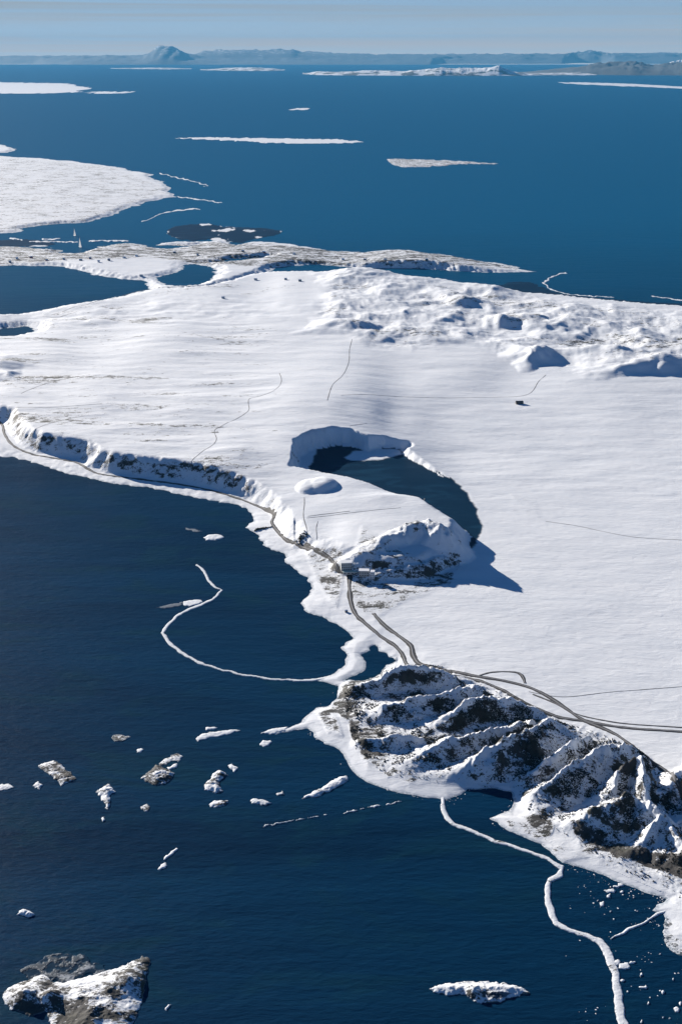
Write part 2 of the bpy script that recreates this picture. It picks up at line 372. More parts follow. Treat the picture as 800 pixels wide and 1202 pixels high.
# water
mw, nt, bs = newmat('sea_water')
geo = N(nt, 'ShaderNodeNewGeometry'); pos = geo.outputs['Position']
pat = noise(nt, mapping(nt, pos, (.0004, .0016, .001)), 1.0, 7, .6, .6)
near = noise(nt, mapping(nt, pos, (.004, .008, .008)), 1.0, 6, .6, 1.0)
wc = mixc(nt, maprange(nt, pat, .35, .68), (.0015, .019, .050), (.0025, .036, .088))
wc = mixc(nt, maprange(nt, near, .50, .68, 0, .75), wc, (.004, .034, .062))
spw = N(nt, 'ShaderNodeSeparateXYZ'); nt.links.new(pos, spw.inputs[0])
wc = mixc(nt, mathn(nt, 'MULTIPLY', maprange(nt, spw.outputs['Y'], 2200, 9000), .9), wc, (.002, .100, .208))  # far water painted bluer and brighter with distance, standing in for haze
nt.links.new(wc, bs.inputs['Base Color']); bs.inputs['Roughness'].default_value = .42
bs.inputs['IOR'].default_value = 1.33; bs.inputs['Specular IOR Level'].default_value = .025
h = mathn(nt, 'ADD', mathn(nt, 'MULTIPLY', noise(nt, mapping(nt, pos, (.05, .12, .1), (0, 0, .3)), 1.0, 6, .62), 2.2),
          mathn(nt, 'MULTIPLY', noise(nt, mapping(nt, pos, (.006, .02, .02), (0, 0, .2)), 1.0, 5, .6), 5.0))
bp = N(nt, 'ShaderNodeBump'); bp.inputs['Strength'].default_value = .6; bp.inputs['Distance'].default_value = 1.0
nt.links.new(h, bp.inputs['Height']); nt.links.new(bp.outputs[0], bs.inputs['Normal'])
M_SEA = mw

# ------------------------------------------------------------------ mesh helpers
def link_mesh(name, verts, faces, mat, parent=None, smooth=True, attrs=None, loc=None):
    me = bpy.data.meshes.new(name)
    verts = np.asarray(verts, np.float32)
    if loc is not None: verts = verts - np.asarray(loc, np.float32)
    faces = list(faces) if not isinstance(faces, np.ndarray) else faces
    if isinstance(faces, np.ndarray):
        k = faces.shape[1]
        me.vertices.add(len(verts)); me.vertices.foreach_set('co', verts.ravel())
        me.loops.add(faces.size); me.loops.foreach_set('vertex_index', faces.astype(np.int32).ravel())
        me.polygons.add(len(faces)); me.polygons.foreach_set('loop_start', np.arange(0, faces.size, k, dtype=np.int32))
        me.update(calc_edges=True)
    else:
        me.from_pydata([tuple(map(float, v)) for v in verts], [], faces)
    me.polygons.foreach_set('use_smooth', np.full(len(me.polygons), smooth))
    if attrs:
        for k, a in attrs.items():
            at = me.attributes.new(k, 'FLOAT', 'POINT'); at.data.foreach_set('value', np.asarray(a, np.float32).ravel())
    me.materials.append(mat); me.update()
    o = bpy.data.objects.new(name, me); col.objects.link(o)
    if loc is not None and parent is None: o.location = loc
    if parent is not None: o.parent = parent
    return o
def tag(o, label, cat, group=None, kind=None):
    if label: o['label'] = label
    if cat: o['category'] = cat
    if group: o['group'] = group
    if kind: o['kind'] = kind
    return o
def struct(o): o['kind'] = 'structure'; return o
def empty(name, loc, rz=0):
    o = bpy.data.objects.new(name, None); col.objects.link(o); o.location = loc; o.rotation_euler = (0, 0, rz); o.empty_display_size = 5; return o
def box_vf(x0, x1, y0, y1, z0, z1):
    v = [(x0,y0,z0),(x1,y0,z0),(x1,y1,z0),(x0,y1,z0),(x0,y0,z1),(x1,y0,z1),(x1,y1,z1),(x0,y1,z1)]
    f = [(0,3,2,1),(4,5,6,7),(0,1,5,4),(1,2,6,5),(2,3,7,6),(3,0,4,7)]
    return v, f
def boxes(name, bl, mat, parent):
    V_, F_ = [], []
    for b in bl:
        v, f = box_vf(*b); k = len(V_); V_ += v; F_ += [tuple(i+k for i in q) for q in f]
    return link_mesh(name, V_, F_, mat, parent, smooth=False)

# ------------------------------------------------------------------ mainland mesh
vs = np.concatenate([np.arange(162, 340, .62), np.arange(340, 900, .95), np.arange(900, 1262, 1.15)])
us = np.arange(-170, 975, 1.22)
UU, VV = np.meshgrid(us, vs)
GX, GY = p2g(UU, VV)
GZ, gd, gS, ghz, gfz, gbu, gdf, gdh = terrain(GX, GY, True)
UF, VF = UU, VV
# masks : ground cover, with some shade painted as dark ice
def mk(poly, dens, soft=5):
    return dens*sstep(-soft, soft, sdf_uv(UU, VV, poly))
rock = np.zeros_like(UU)
def addr(a):
    global rock
    rock = np.maximum(rock, a)
nL = .5+.5*fbm(GX, GY, 160, 4, 201); 
cliffm = sstep(0, 10, gdh)*sstep(60, 40, gdh)*(VV > 480)*sstep(325, 285, UU)
addr(.26*cliffm)
fm = gfz > .01; cd_ = np.full(UU.shape, 99.0); cd_[fm] = crest_dist(GX[fm], GY[fm], RIDGES[:-2])
addr(gfz*(.22+.46*sstep(.3, .8, nL))*(.35+.65*sstep(3, 11, cd_)))
addr(.80*gbu*sstep(-40, 10, UU-440)*nL*1.3)
addr(mk([(425,640),(445,655),(480,672),(440,690),(415,672)], .5, 6))
addr(mk([(405,672),(440,680),(545,662),(530,690),(470,712),(440,730),(415,715)], .48, 6))
addr(mk([(360,652),(402,660),(402,690),(395,715),(385,705),(370,680)], .46, 5))
addr(mk([(440,785),(450,775),(465,772),(463,790),(440,802),(410,806)], .62, 3))
addr(mk([(383,838),(402,806),(418,822),(424,850),(420,868),(440,885),(470,912),(455,914),(425,893),(412,868),(408,850),(396,842)], .72, 3))
addr(mk([(372,838),(384,832),(395,845),(402,866),(385,862)], .52, 4))
addr(mk([(425,790),(400,806),(402,815),(425,822)], .7, 3))
addr(mk([(668,975),(672,985),(720,1012),(745,1018),(800,1040),(850,1060),(850,1040),(790,1015),(745,1002),(720,990),(690,975)], .76, 4))
addr(mk([(690,950),(715,955),(740,960),(755,990),(715,990),(676,975)], .58, 6))
addr(mk([(716,915),(728,905),(748,912),(742,935),(722,940)], .62, 4))
addr(mk([(610,960),(640,952),(650,975),(640,990)], .62, 4))
addr(mk([(588,960),(618,968),(690,1008),(660,1012),(640,992),(600,975)], .42, 4))
addr(mk([(560,930),(604,935),(600,957),(588,957)], .4, 4))
addr(mk([(-330,290),(130,286),(260,286),(378,294),(480,299),(570,307),(629,318),(480,316),(345,312),(290,318),(180,305),(0,313),(-330,313)], .47, 3)*(.75+.5*nL))
addr(mk([(470,336),(560,350),(640,380),(800,400),(1250,420),(1250,370),(800,362),(600,343)], .30, 6)*nL*1.4)
addr(ghz*(.20+.26*sstep(-.1, .4, fbm(GX*.6, GY, 260, 4, 203))))
# wind-bared stone lines on the left plateau
strk = fbm(GX*.25+GY*.08, GY*.9, 120, 5, 211)
leftp = gS*sstep(400, 240, UU)*sstep(355, 385, VV)*sstep(600, 560, VV)*(VV < 600)
addr(leftp*(.20+.36*sstep(.05, .45, strk)))
addr(mk([(90,365),(260,345),(420,326),(470,335),(330,350),(120,378)], .34, 8)*nL*1.3)
addr(.36*mk([(0,370),(120,356),(175,345),(270,332),(300,338),(200,358),(80,385),(0,392)], 1, 6)*nL*1.4)
addr(mk([(-330,176),(0,184),(130,196),(205,225),(100,262),(0,275),(-330,280)], .34, 3)*(.5+.9*nL))
addr(.33*sstep(30, 0, gd)*(gfz > .2))
addr(.10*(1-gS)*sstep(.15, .5, fbm(GX*.5, GY, 210, 5, 221)))
addr(mk([(600,585),(628,590),(640,620),(612,605),(600,598)], .24, 8))
ice = sstep(-2, 5, sdf(GX+9*fbm(GX, GY, 60, 4, 231), GY+14*fbm(GX, GY, 60, 4, 233), BASIN_ICE_SHADE))*(GZ < 12)*(np.hypot(np.gradient(GZ, axis=0)/np.gradient(GY, axis=0), np.gradient(GZ, axis=1)/np.gradient(GX, axis=1)) < .35)  # dark lake ice, also painted over snow that only lies in shadow
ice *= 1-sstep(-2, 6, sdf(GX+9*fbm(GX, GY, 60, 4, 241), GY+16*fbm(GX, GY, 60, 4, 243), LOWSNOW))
mud = ((gdf > -50) & (gd < 2)).astype(float)
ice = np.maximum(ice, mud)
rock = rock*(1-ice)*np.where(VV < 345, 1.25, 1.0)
# region split
reg = np.zeros(UU.shape, int)                               # 0 plain
reg[gfz > .5] = 1                                           # foothills
reg[(ghz > .5)] = 2
reg[(gS > .5) & (reg == 0) & (VV > 360)] = 3                # plateau
reg[(gbu > .5)] = 4
reg[(VV < 345) & (reg != 2) & (sdf(GX, GY, LAND_M[1]) > -40)] = 5
reg[VV < 282] = 6
reg[(mud > .5)] = 7
reg[(gd < 62) & (reg == 0) & (VV > 500)] = 8
names = {0: 'snow_plain', 1: 'coastal_hills', 2: 'rolling_hills', 3: 'plateau', 4: 'headland', 5: 'isthmus', 6: 'peninsula', 7: 'tidal_flat', 8: 'beach'}
ny, nx = UU.shape
idx = np.arange(ny*nx).reshape(ny, nx)
quads = np.stack([idx[:-1, :-1], idx[1:, :-1], idx[1:, 1:], idx[:-1, 1:]], -1).reshape(-1, 4)
qz = np.maximum.reduce([GZ[:-1, :-1], GZ[1:, :-1], GZ[1:, 1:], GZ[:-1, 1:]]).ravel()
qreg = reg[:-1, :-1].ravel()
allv = np.stack([GX, GY, GZ], -1).reshape(-1, 3)
keep = qz > -.6
for r_, nm in names.items():
    q = quads[keep & (qreg == r_)]
    if len(q) == 0: continue
    used, inv = np.unique(q, return_inverse=True)
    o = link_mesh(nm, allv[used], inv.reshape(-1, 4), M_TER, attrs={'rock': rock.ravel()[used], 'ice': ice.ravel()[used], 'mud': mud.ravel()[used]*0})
    struct(o)

def hz(x, y): return float(terrain(np.array([x]), np.array([y]))[0])
def on(px, py, guess=8.0, it=4):
    """ground point seen at a photo pixel"""
    z = guess
    for _ in range(it):
        x, y = p2g(px, py, z); z = .5*z+.5*hz(float(x), float(y))
    return float(x), float(y), hz(float(x), float(y))

# sea
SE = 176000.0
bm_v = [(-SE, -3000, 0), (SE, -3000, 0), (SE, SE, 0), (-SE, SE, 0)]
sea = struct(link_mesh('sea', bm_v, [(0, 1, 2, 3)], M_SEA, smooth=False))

# ------------------------------------------------------------------ draped ribbons (roads, tracks)
def catmull(P, step):
    P = [np.array(p, float) for p in P]; out = []
    for i in range(len(P)-1):
        p0 = P[max(i-1, 0)]; p1 = P[i]; p2 = P[i+1]; p3 = P[min(i+2, len(P)-1)]
        n = max(2, int(np.linalg.norm((p2-p1)[:2])/step))
        for k in range(n):
            t = k/n
            out.append(.5*((2*p1)+(-p0+p2)*t+(2*p0-5*p1+4*p2-p3)*t*t+(-p0+3*p1-3*p2+p3)*t**3))
    out.append(P[-1]); return np.array(out)
def onv(pix, z):
    P = np.array([p[:2] for p in pix], float); z = np.full(len(P), float(z))
    for _ in range(6):
        x, y = p2g(P[:, 0], P[:, 1], z); z = .5*z + .5*terrain(x, y)
    x, y = p2g(P[:, 0], P[:, 1], z); return np.stack([x, y], 1)
def drape(name, pix, width, mat, lift=.5, z=8, parent=None, jit=.15, profile=None, off=0.0):
    g = catmull(onv(pix, z), max(4, width))
    d = np.gradient(g, axis=0); n = np.stack([-d[:, 1], d[:, 0]], 1); n /= np.linalg.norm(n, axis=1)[:, None]+1e-9
    s = np.linspace(-1, 1, 5); prof = profile or (0, .15, .2, .15, 0)
    w = width/2*(1+jit*fbm(g[:, 0], g[:, 1], 30, 3, 301))
    rows = []
    for k, a in enumerate(s):
        p = g + n*(a*w)[:, None] + n*off
        rows.append(p)
    A = np.stack(rows, 1)                      # len,5,2
    Zt = terrain(A[..., 0], A[..., 1])
    Zm = np.maximum(Zt, Zt.mean(1, keepdims=True)*.5 + Zt*.5) + lift
    Zm[:, 0] = Zt[:, 0]-.4; Zm[:, -1] = Zt[:, -1]-.4
    Zm = np.maximum(Zm, .35)
    Vv = np.concatenate([A, Zm[..., None]], 2).reshape(-1, 3)
    L = len(g); ii = np.arange(L*5).reshape(L, 5)
    q = np.stack([ii[:-1, :-1], ii[:-1, 1:], ii[1:, 1:], ii[1:, :-1]], -1).reshape(-1, 4)
    return link_mesh(name, Vv, q[:, ::-1].copy(), mat, parent)
ROADS = [
 ('coast_road', [(-30,480),(0,496),(6,510),(16,523),(38,533),(64,538),(90,543),(104,551),(122,557),(170,563),(207,568),(245,575),(270,582),(290,589),(312,598),(322,603),(319,612),(323,620),(335,633),(350,639),(364,645)], 6.5, 8),
 ('coast_road', [(358,638),(370,645),(382,652),(391,660),(396,668),(404,672)], 6.5, 12),
 ('coast_road', [(410,674),(410,690),(412,708),(418,722),(430,733),(444,745),(462,757),(472,768),(476,778),(484,784),(500,788),(530,792),(560,799),(590,810),(615,825),(640,836),(660,843),(683,846)], 7.5, 9),
 ('main_road', [(438,720),(452,735),(470,748),(482,758),(485,770),(494,780),(520,786),(560,794),(590,799),(618,806),(640,816),(660,829),(684,845),(710,851),(740,855),(770,857),(800,859),(900,866)], 8.0, 9),
 ('hill_road', [(684,846),(700,852),(722,862),(740,875),(762,892),(780,905),(790,912),(797,925),(806,940)], 7.5, 12),
 ('side_road', [(560,794),(578,789),(608,790),(616,802)], 5.0, 9),
 ('side_road', [(625,815),(650,825),(676,838),(710,846),(740,850),(800,854),(900,860)], 4.0, 9),
]
for nm, px, w, z in ROADS:
    struct(drape(nm, px, w*1.55, M_ROADEDGE, .35, z, jit=.45))
    struct(drape(nm+'_surface', px, w*.62, M_ROAD, .62, z, jit=.1))
TRACKS = [
 [(224,548),(226,540),(236,531),(250,522),(254,515),(252,505),(262,499),(282,489),(292,481),(292,469),(305,465),(322,458),(330,448),(328,438)],
 [(384,470),(390,452),(402,440),(409,425),(410,410),(413,398)],
 [(400,464),(460,465),(530,467),(580,466),(618,463),(632,447),(640,440)],
 [(168,341),(190,338),(235,336)],[(60,370),(100,358),(140,348),(168,341),(200,337),(235,337)],
 [(40,372),(70,372),(90,366)],
 [(620,812),(660,818),(720,812),(800,806)],
 [(357,584),(357,592),(356,606),(360,622),(359,635)],
 [(361,606),(385,603),(410,600)],
 [(498,585),(497,592),(503,602)],
 [(372,634),(371,620),(373,612)],
 [(360,608),(420,601),(470,596)],
 [(640,612),(680,618),(740,630),(800,634)],
 [(410,500),(430,497)],[(25,462),(60,448),(92,442)],[(38,512),(50,500),(75,493),(100,488)],[(10,482),(60,478),(120,474)],
]
for t in TRACKS:
    z0 = 30 if t[0][1] < 640 and t[0][0] < 500 else 9
    U0, V0 = t[0]
    x0, y0 = p2g(U0, V0, 30); zz = hz(float(x0), float(y0))
    dist = float(y0)
    struct(drape('track', t, max(1.8, dist*.0008), M_TRACK, .3, zz, jit=.7))

# ------------------------------------------------------------------ islets, floes and bars: each its own thing
def islet(name, label, cat, outline, h=4.0, rk=.4, group=None, icev=0.0, seed=0, peak=None, rough=1.0, res=None, mudv=0.0, zfloor=-.5, smallamp=1.0):
    P = gpts(outline); cx, cy = P.mean(0)
    x0, y0 = P.min(0)-6; x1, y1 = P.max(0)+6
    px_m = math.hypot(cy, CAMH)/F
    st = res or px_m*.85
    sty = st*max(1.0, min(2.2, cy/CAMH*.8))
    xs = np.arange(x0, x1+st, st); ys = np.arange(y0, y1+sty, sty)
    if len(xs)*len(ys) > 260000:
        k = math.sqrt(len(xs)*len(ys)/260000); xs = np.arange(x0, x1+st*k, st*k); ys = np.arange(y0, y1+sty*k, sty*k)
    X, Y = np.meshgrid(xs, ys)
    a = smallamp*min(4.0, px_m*1.6) if cy < 5000 else px_m*1.5
    ya = 1 if cy < 5000 else cy/CAMH*.35; wl = 15 if name == 'sandbar' and cy < 5000 else 5
    d = sdf(X + a*1.4*fbm(X, Y/ya, a*wl, 4, seed+1), Y + a*2*ya*fbm(X, Y/ya, a*wl, 4, seed+3), P)
    dm = max(d.max(), 1e-3); Lh = max(min(dm*(.6 if name == 'islet' else .25), 28), .4); h = h*.72
    Z = h*(1-np.exp(-np.maximum(d, 0)/Lh))*(.6+.55*rough*ridged(X, Y, max(dm*.9, 3), 5, seed+5)) + np.maximum(d, 0)*0
    if peak:
        for (pu, pv, pr, ph) in peak:
            qx, qy = p2g(pu, pv); Z = Z + np.where(d > 0, ph*np.clip(1-np.hypot(X-qx, Y-qy)/pr, 0, 1)**1.2*np.clip(d/4, 0, 1), 0)
    Z = Z + np.where(d > 0, .35+0*Z, np.clip(d/st, -1.5, 0))
    ny, nx = X.shape; idx = np.arange(ny*nx).reshape(ny, nx)
    q = np.stack([idx[:-1, :-1], idx[:-1, 1:], idx[1:, 1:], idx[1:, :-1]], -1).reshape(-1, 4)
    zmax = np.maximum.reduce([Z[:-1, :-1], Z[1:, :-1], Z[1:, 1:], Z[:-1, 1:]]).ravel()
    q = q[zmax > zfloor]
    used, inv = np.unique(q, return_inverse=True)
    VV_ = np.stack([X, Y, Z], -1).reshape(-1, 3)[used]
    rr = np.full(X.shape, rk) if not callable(rk) else rk(X, Y, d)
    ii = np.full(X.shape, icev) if not callable(icev) else icev(X, Y, d)
    o = link_mesh(name, VV_, inv.reshape(-1, 4), M_TER, attrs={'rock': rr.ravel()[used], 'ice': ii.ravel()[used], 'mud': np.full(len(used), mudv)}, loc=(cx, cy, 0))
    tag(o, label, cat, group); return o
def band(pts):
    """outline round a polyline of (px,py,halfwidth px)"""
    P = np.array(pts, float); d = np.gradient(P[:, :2], axis=0); n = np.stack([-d[:, 1], d[:, 0]], 1); n /= np.linalg.norm(n, axis=1)[:, None]
    n[:, 1] *= .75
    n = n*np.where(P[:, 2:3] > 1.6, .82, 1)
    L = P[:, :2]+n*P[:, 2:3]; Rr = P[:, :2]-n*P[:, 2:3]
    return [tuple(p) for p in L]+[tuple(p) for p in Rr[::-1]]
islet('sandbar', 'thin curved snow-covered sandbar hooking across the blue bay to the beach', 'sandbar',
      band([(231,663,1.2),(240,670,2),(245,682,2.2),(254,690,1.5),(261,693,1.5),(250,703,2),(236,710,2.2),(222,715,2.2),(207,724,2.3),(196,735,2.6),(191,743,2.8),(197,752,3),(212,766,2.6),(232,777,2.2),(256,785,1.7),(285,792,1.7),(315,797,1.7),(345,799,1.8),(370,798,2.2),(392,795,4),(402,789,5)]), 1.1, .05, seed=11, rough=.2, smallamp=.7)
islet('sandbar', 'long winding snow-covered sandbar running from the rocky hills to the bottom edge', 'sandbar',
      band([(520,936,2.4),(519,946,3),(523,960,4),(535,968,3),(555,977,2.8),(580,987,3),(600,993,2.8),(622,1001,3),(645,1009,3.2),(659,1019,4),(657,1026,5),(645,1034,4.5),(641,1044,5),(643,1060,5),(648,1075,6),(652,1084,5),(668,1092,4),(690,1099,4.5),(703,1106,6),(711,1115,6.5),(716,1128,7),(722,1142,6),(724,1160,6),(726,1178,6.5),(730,1202,7),(735,1240,8)]), 1.5, .26, seed=13, rough=.3, smallamp=.9)
islet('sandbar', 'short ragged icy bar reaching left from the right-hand shore', 'sandbar',
      band([(716,1102,1.0),(722,1098,2),(735,1092,2.6),(742,1089,2.5),(755,1083,2.4),(768,1074,2),(780,1068,3),(800,1066,4)]), 1.0, .30, seed=17, smallamp=1.6)
islet('islet', 'large triangular snowy island in the bottom left corner', 'island',
      [(2,1168),(10,1160),(28,1152),(48,1144),(56,1146),(64,1153),(75,1153),(95,1148),(118,1142),(140,1136),(158,1128),(168,1122),(174,1124),(177,1130),(173,1142),(170,1158),(167,1175),(162,1190),(150,1215),(120,1260),(80,1250),(62,1210),(55,1188),(35,1193),(15,1186),(6,1178)],
      15, lambda X, Y, d: .55+.28*fbm(X, Y, 22, 4, 23), seed=19, peak=[(60,1175,14,10),(30,1172,20,7),(150,1155,30,6)])
def shoal(label, outline, seed):
    o = islet('shoal', label, 'shoal', outline, .5, .75, seed=seed, icev=lambda X, Y, d: .55+.45*sstep(-.25, .15, fbm(X, Y, 14, 5, 77)), smallamp=3); return o
shoal('dark half-drowned shoal behind the triangular island', [(25,1146),(24,1136),(40,1130),(60,1120),(80,1116),(98,1120),(106,1132),(125,1136),(128,1142),(100,1149),(70,1156),(58,1148),(40,1152)], 29)
G1 = 'snowy rock islets in the dark bay'
islet('islet', 'slim snowy islet with a blue cove near the bottom edge', 'islet', [(504,1161),(515,1156),(540,1153),(565,1152),(590,1154),(610,1158),(622,1166),(600,1171),(580,1177),(560,1177),(551,1173),(545,1167),(525,1168),(508,1165)], 8, .46, G1, seed=31, peak=[(555,1166,12,5)],
      icev=lambda X, Y, d: np.where(sdf(X, Y, gpts([(571,1170),(585,1167),(600,1168),(585,1174),(572,1173)])) > 0, .8, 0.0))
IS = [
 ('speckled grey islet shaped like a leaf, upper left of the bay', [(45,899),(52,895),(62,893),(70,896),(78,903),(88,911),(90,916),(80,918),(72,923),(70,919),(60,911)], 5, .44),
 ('small bright islet standing alone beside the leaf-shaped grey islet', [(40,921),(45,917),(50,922),(46,927),(41,926)], 2.5, .25),
 ('low snowy islet at the left edge of the photo', [(-3,923),(4,919),(14,922),(17,925),(8,927),(-2,928)], 2.0, .2),
 ('hook-shaped islet with a pointed snow cap and a tail', [(113,929),(120,924),(128,921),(133,926),(138,929),(130,932),(130,946),(127,951),(122,944),(118,935)], 6, .28),
 ('tiny white rock just below the hook-shaped islet', [(119,961),(122,959),(124,962),(121,965)], 1.6, .05),
 ('snowy islet with a bright ridge and dark grey flank', [(165,914),(174,906),(184,897),(195,902),(205,908),(200,916),(190,922),(180,921),(172,917)], 9, .48),
 ('little dark islet with one snow patch beneath the ridged islet', [(165,947),(172,943),(177,949),(172,953),(167,951)], 2, .5),
 ('curved crescent islet with a snowy knob', [(239,921),(243,917),(247,915),(250,908),(256,904),(264,906),(268,910),(260,914),(256,918),(261,929),(254,931),(246,929),(240,928)], 7, .34),
 ('pair-like small white islet above the crescent islet', [(267,899),(273,896),(279,901),(276,907),(271,903)], 2, .2),
 ('oval snowy islet directly under the crescent islet', [(245,945),(250,940),(260,940),(266,939),(269,942),(262,946),(252,948),(247,948)], 3.2, .3),
 ('flat slab of an islet with a dark near edge, right of the oval islet', [(295,939),(302,938),(312,940),(320,943),(312,945),(296,944)], 3.2, .3),
 ('small grey rock above the slab islet', [(325,932),(331,928),(334,932),(328,934)], 2, .35),
 ('tapering white islet close to the rocky shore', [(353,938),(362,932),(375,926),(385,920),(398,911),(407,911),(410,916),(400,921),(385,929),(372,936),(360,937)], 4, .16),
 ('pale streamlined islet near the top of the islet field', [(230,868),(236,861),(250,859),(268,857),(282,857),(270,862),(250,866),(240,868),(232,871)], 1.8, .12),
 ('small white sliver above the pale streamlined islet', [(240,855),(248,853),(256,854),(250,857),(242,857)], 1.2, .05),
 ('white oval islet under the pointed shore spit', [(304,874),(308,870),(316,869),(320,871),(312,876),(306,876)], 1.2, .03),
 ('narrow white bar beside the pointed shore spit', [(306,861),(314,857),(328,854),(339,853),(335,858),(322,861),(312,862)], 1.4, .05),
 ('bright white cone of an islet at the lower left', [(19,1073),(24,1069),(30,1067),(36,1070),(41,1075),(32,1076),(24,1075)], 5, .06),
 ('round white ice floe resting beyond the curved sandbar', [(239,631),(245,628),(253,627),(261,629),(262,632),(252,635),(243,634)], 2.2, .0),
 ('white floe touching the inside bend of the curved sandbar', [(214,707),(222,705),(234,704),(238,707),(230,711),(216,711)], 1.4, .0),
 ('scatter of pale ice at the top left of the islet field', [(130,865),(136,862),(144,863),(153,866),(146,870),(136,871)], 1.4, .4),
 ('short white islet left of the ridged islet', [(160,880),(166,878),(170,880),(165,883),(160,883)], 1.4, .1),
 ('pale islet trailing above the ridged islet', [(186,896),(194,891),(203,887),(208,884),(214,888),(210,894),(202,893),(195,898),(188,899)], 1.8, .5),
 ('thin white islet right of the ridged islet', [(196,901),(204,898),(209,897),(207,901),(198,904)], 1.3, .05),
 ('lens-shaped drift of ice between the two lone rocks', [(186,1020),(189,1015),(194,1013),(196,1016),(189,1022)], 1.2, .05),
 ('slim ice sliver tilted upward under the islet field', [(192,1008),(198,1001),(208,996),(209,998),(200,1005),(194,1010)], 1.0, .05),
 ('narrow white splinter of ice right of the triangular island', [(195,1184),(198,1179),(202,1177),(199,1183),(196,1187)], 1.0, .0),
 ('thin pale islet in the middle of the far sea', [(338,128.3),(350,127),(364,127.2),(360,129),(342,129.3)], 3, .05),
]
for i, (lb, ol, h_, rk) in enumerate(IS):
    islet('ice_floe' if rk < .06 else 'islet', lb, 'ice floe' if rk < .06 else 'islet', ol, h_, rk+(.15 if rk > .1 else 0), G1 if rk >= .06 else 'white ice floes', seed=40+i*7)
islet('shoal', 'pale streak of slush trailing left of the sandbar floe', 'shoal', [(182,714),(200,709),(215,707),(214,711),(198,714)], .4, 0, icev=.75, seed=401)
islet('shoal', 'faint slush patch left of the round white floe', 'shoal', [(218,619),(228,621),(237,624),(230,625),(220,622)], .3, 0, icev=.7, seed=407)
0 and islet('shoal', 'submerged grey shelf below the ridged islet', 'shoal', [(166,920),(180,922),(196,918),(206,910),(198,930),(185,938),(172,932)], .45, 0, icev=1.0, seed=409)
0 and islet('shoal', 'drowned dark patch of reef at the left edge', 'shoal', [(-20,1092),(8,1080),(22,1078),(36,1084),(30,1098),(10,1112),(-20,1120)], .3, 0, icev=1.0, seed=411)
# broken line of ice off the shore
dash = [(309,970,345,963),(347,963,358,961),(361,960,374,958),(379,958,384,957),(404,954,418,951),(422,950,428,949),(432,948,447,945),(453,945,471,941)]
for i, (a, b, c, d_) in enumerate(dash):
    islet('ice_floe', None, 'ice floe', band([(a,b,.5),((a+c)/2,(b+d_)/2,1.1),(c,d_,.5)]), .8, .1, 'dashed line of ice strips off the rocky shore', seed=501+i*3)
for o in bpy.data.objects:
    if o.get('group') == 'dashed line of ice strips off the rocky shore': o['label'] = 'short strip of ice in the dashed line off the rocky shore'
# broken ice near the lower right shore
ff = 'small broken floes at the lower right shore'
FL = [(716,1046,9,3),(722,1041,5,2),(728,1039,4,2),(714,1052,3,3),(729,1047,3,1.5),(706,1061,3,4),(701,1057,1.2,1.2),(716,1070,1.2,1.5),(720,1079,1.1,1.2),(722,1130,6,4),(733,1134,8,5),(741,1130,5,2),
      (752,1144,2,2.4),(754,1159,5,1.8),(777,1165,2.2,3),(760,1178,2,2.4),(763,1171,1,1),(793,1185,4,4),(798,1178,3,3),(778,1194,1.3,1.3),(785,1195,1.2,1.2),(752,1199,1.6,2.6),(730,1151,3,1.5),(736,1164,1,1),(774,1120,1.2,1.2),(790,1150,1.4,1)]
for i, (a, b, w_, hh) in enumerate(FL):
    k = 7; ol = []
    for j in range(k):
        th = 2*math.pi*j/k; rr_ = random.uniform(.65, 1.15); ol.append((a+w_*rr_*math.cos(th), b+hh*rr_*math.sin(th)))
    o = islet('ice_floe', 'small broken white floe off the lower right shore', 'ice floe', ol, 1.0, .2, ff, seed=601+i*3, smallamp=.7)
# ice sheet breaking up at the right edge
islet('drift_ice', 'grey broken sheet of drift ice against the right edge', 'drift ice', [(779,1080),(786,1074),(800,1072),(900,1070),(930,1150),(830,1150),(800,1122),(788,1118),(780,1108),(778,1096)], 1.6,
      lambda X, Y, d: .55+.3*fbm(X, Y, 14, 4, 7), seed=701)
# far bars and islands
islet('sandbar', 'long low white bar lying across the middle of the far sea', 'sandbar', [(205,162.2),(225,161.4),(250,161.2),(300,162.2),(340,162.6),(395,163.6),(428,166.6),(400,168.4),(350,168.6),(310,167.4),(280,165.6),(240,163.8)], 4, .05, seed=711, rough=.3)
islet('sandbar', 'white snowy bar at the left edge far out below the volcano', 'sandbar', [(-300,96.2),(-20,96.6),(40,97.4),(85,98.4),(92,101),(108,104.2),(92,106.2),(95,108.2),(60,109.6),(20,110),(-60,109.6),(-300,110)], 8, .12, seed=713, rough=.3)
islet('island', 'flat dark-speckled island with a long tail in the right-hand sea', 'island', [(454,187),(470,186.4),(500,187.6),(540,189),(580,191.6),(586,192.8),(540,192.4),(525,194),(500,196.4),(470,196),(460,193)], 6, .55, seed=717)
islet('sandbar', 'faint thin bar just off the far right shore', 'sandbar', [(655,96.6),(700,97),(740,98.4),(800,101.6),(900,105),(900,107),(800,104),(740,101.4),(690,99.4),(660,97.8)], 4, .05, seed=719, rough=.3)
islet('sandbar', 'faint narrow bar trailing right of the left-edge snowy bar', 'sandbar', [(104,108),(130,107.4),(160,107.6),(150,109),(120,110),(105,109.6)], 3, .05, seed=721, rough=.3)
islet('shoal', 'dark marshy shoal with ice patches behind the harbour isthmus', 'shoal',
      [(196,270),(206,265.5),(222,263.5),(245,262.5),(262,266),(290,267),(318,268.4),(332,272),(322,277),(300,280),(285,285),(262,284),(245,281),(228,283),(210,281),(198,276)], 1.6,
      0, seed=723, icev=lambda X, Y, d: 1-sstep(.22, .34, fbm(X*.7, Y*.30, 90, 5, 79, .6)), zfloor=-.2, smallamp=2)
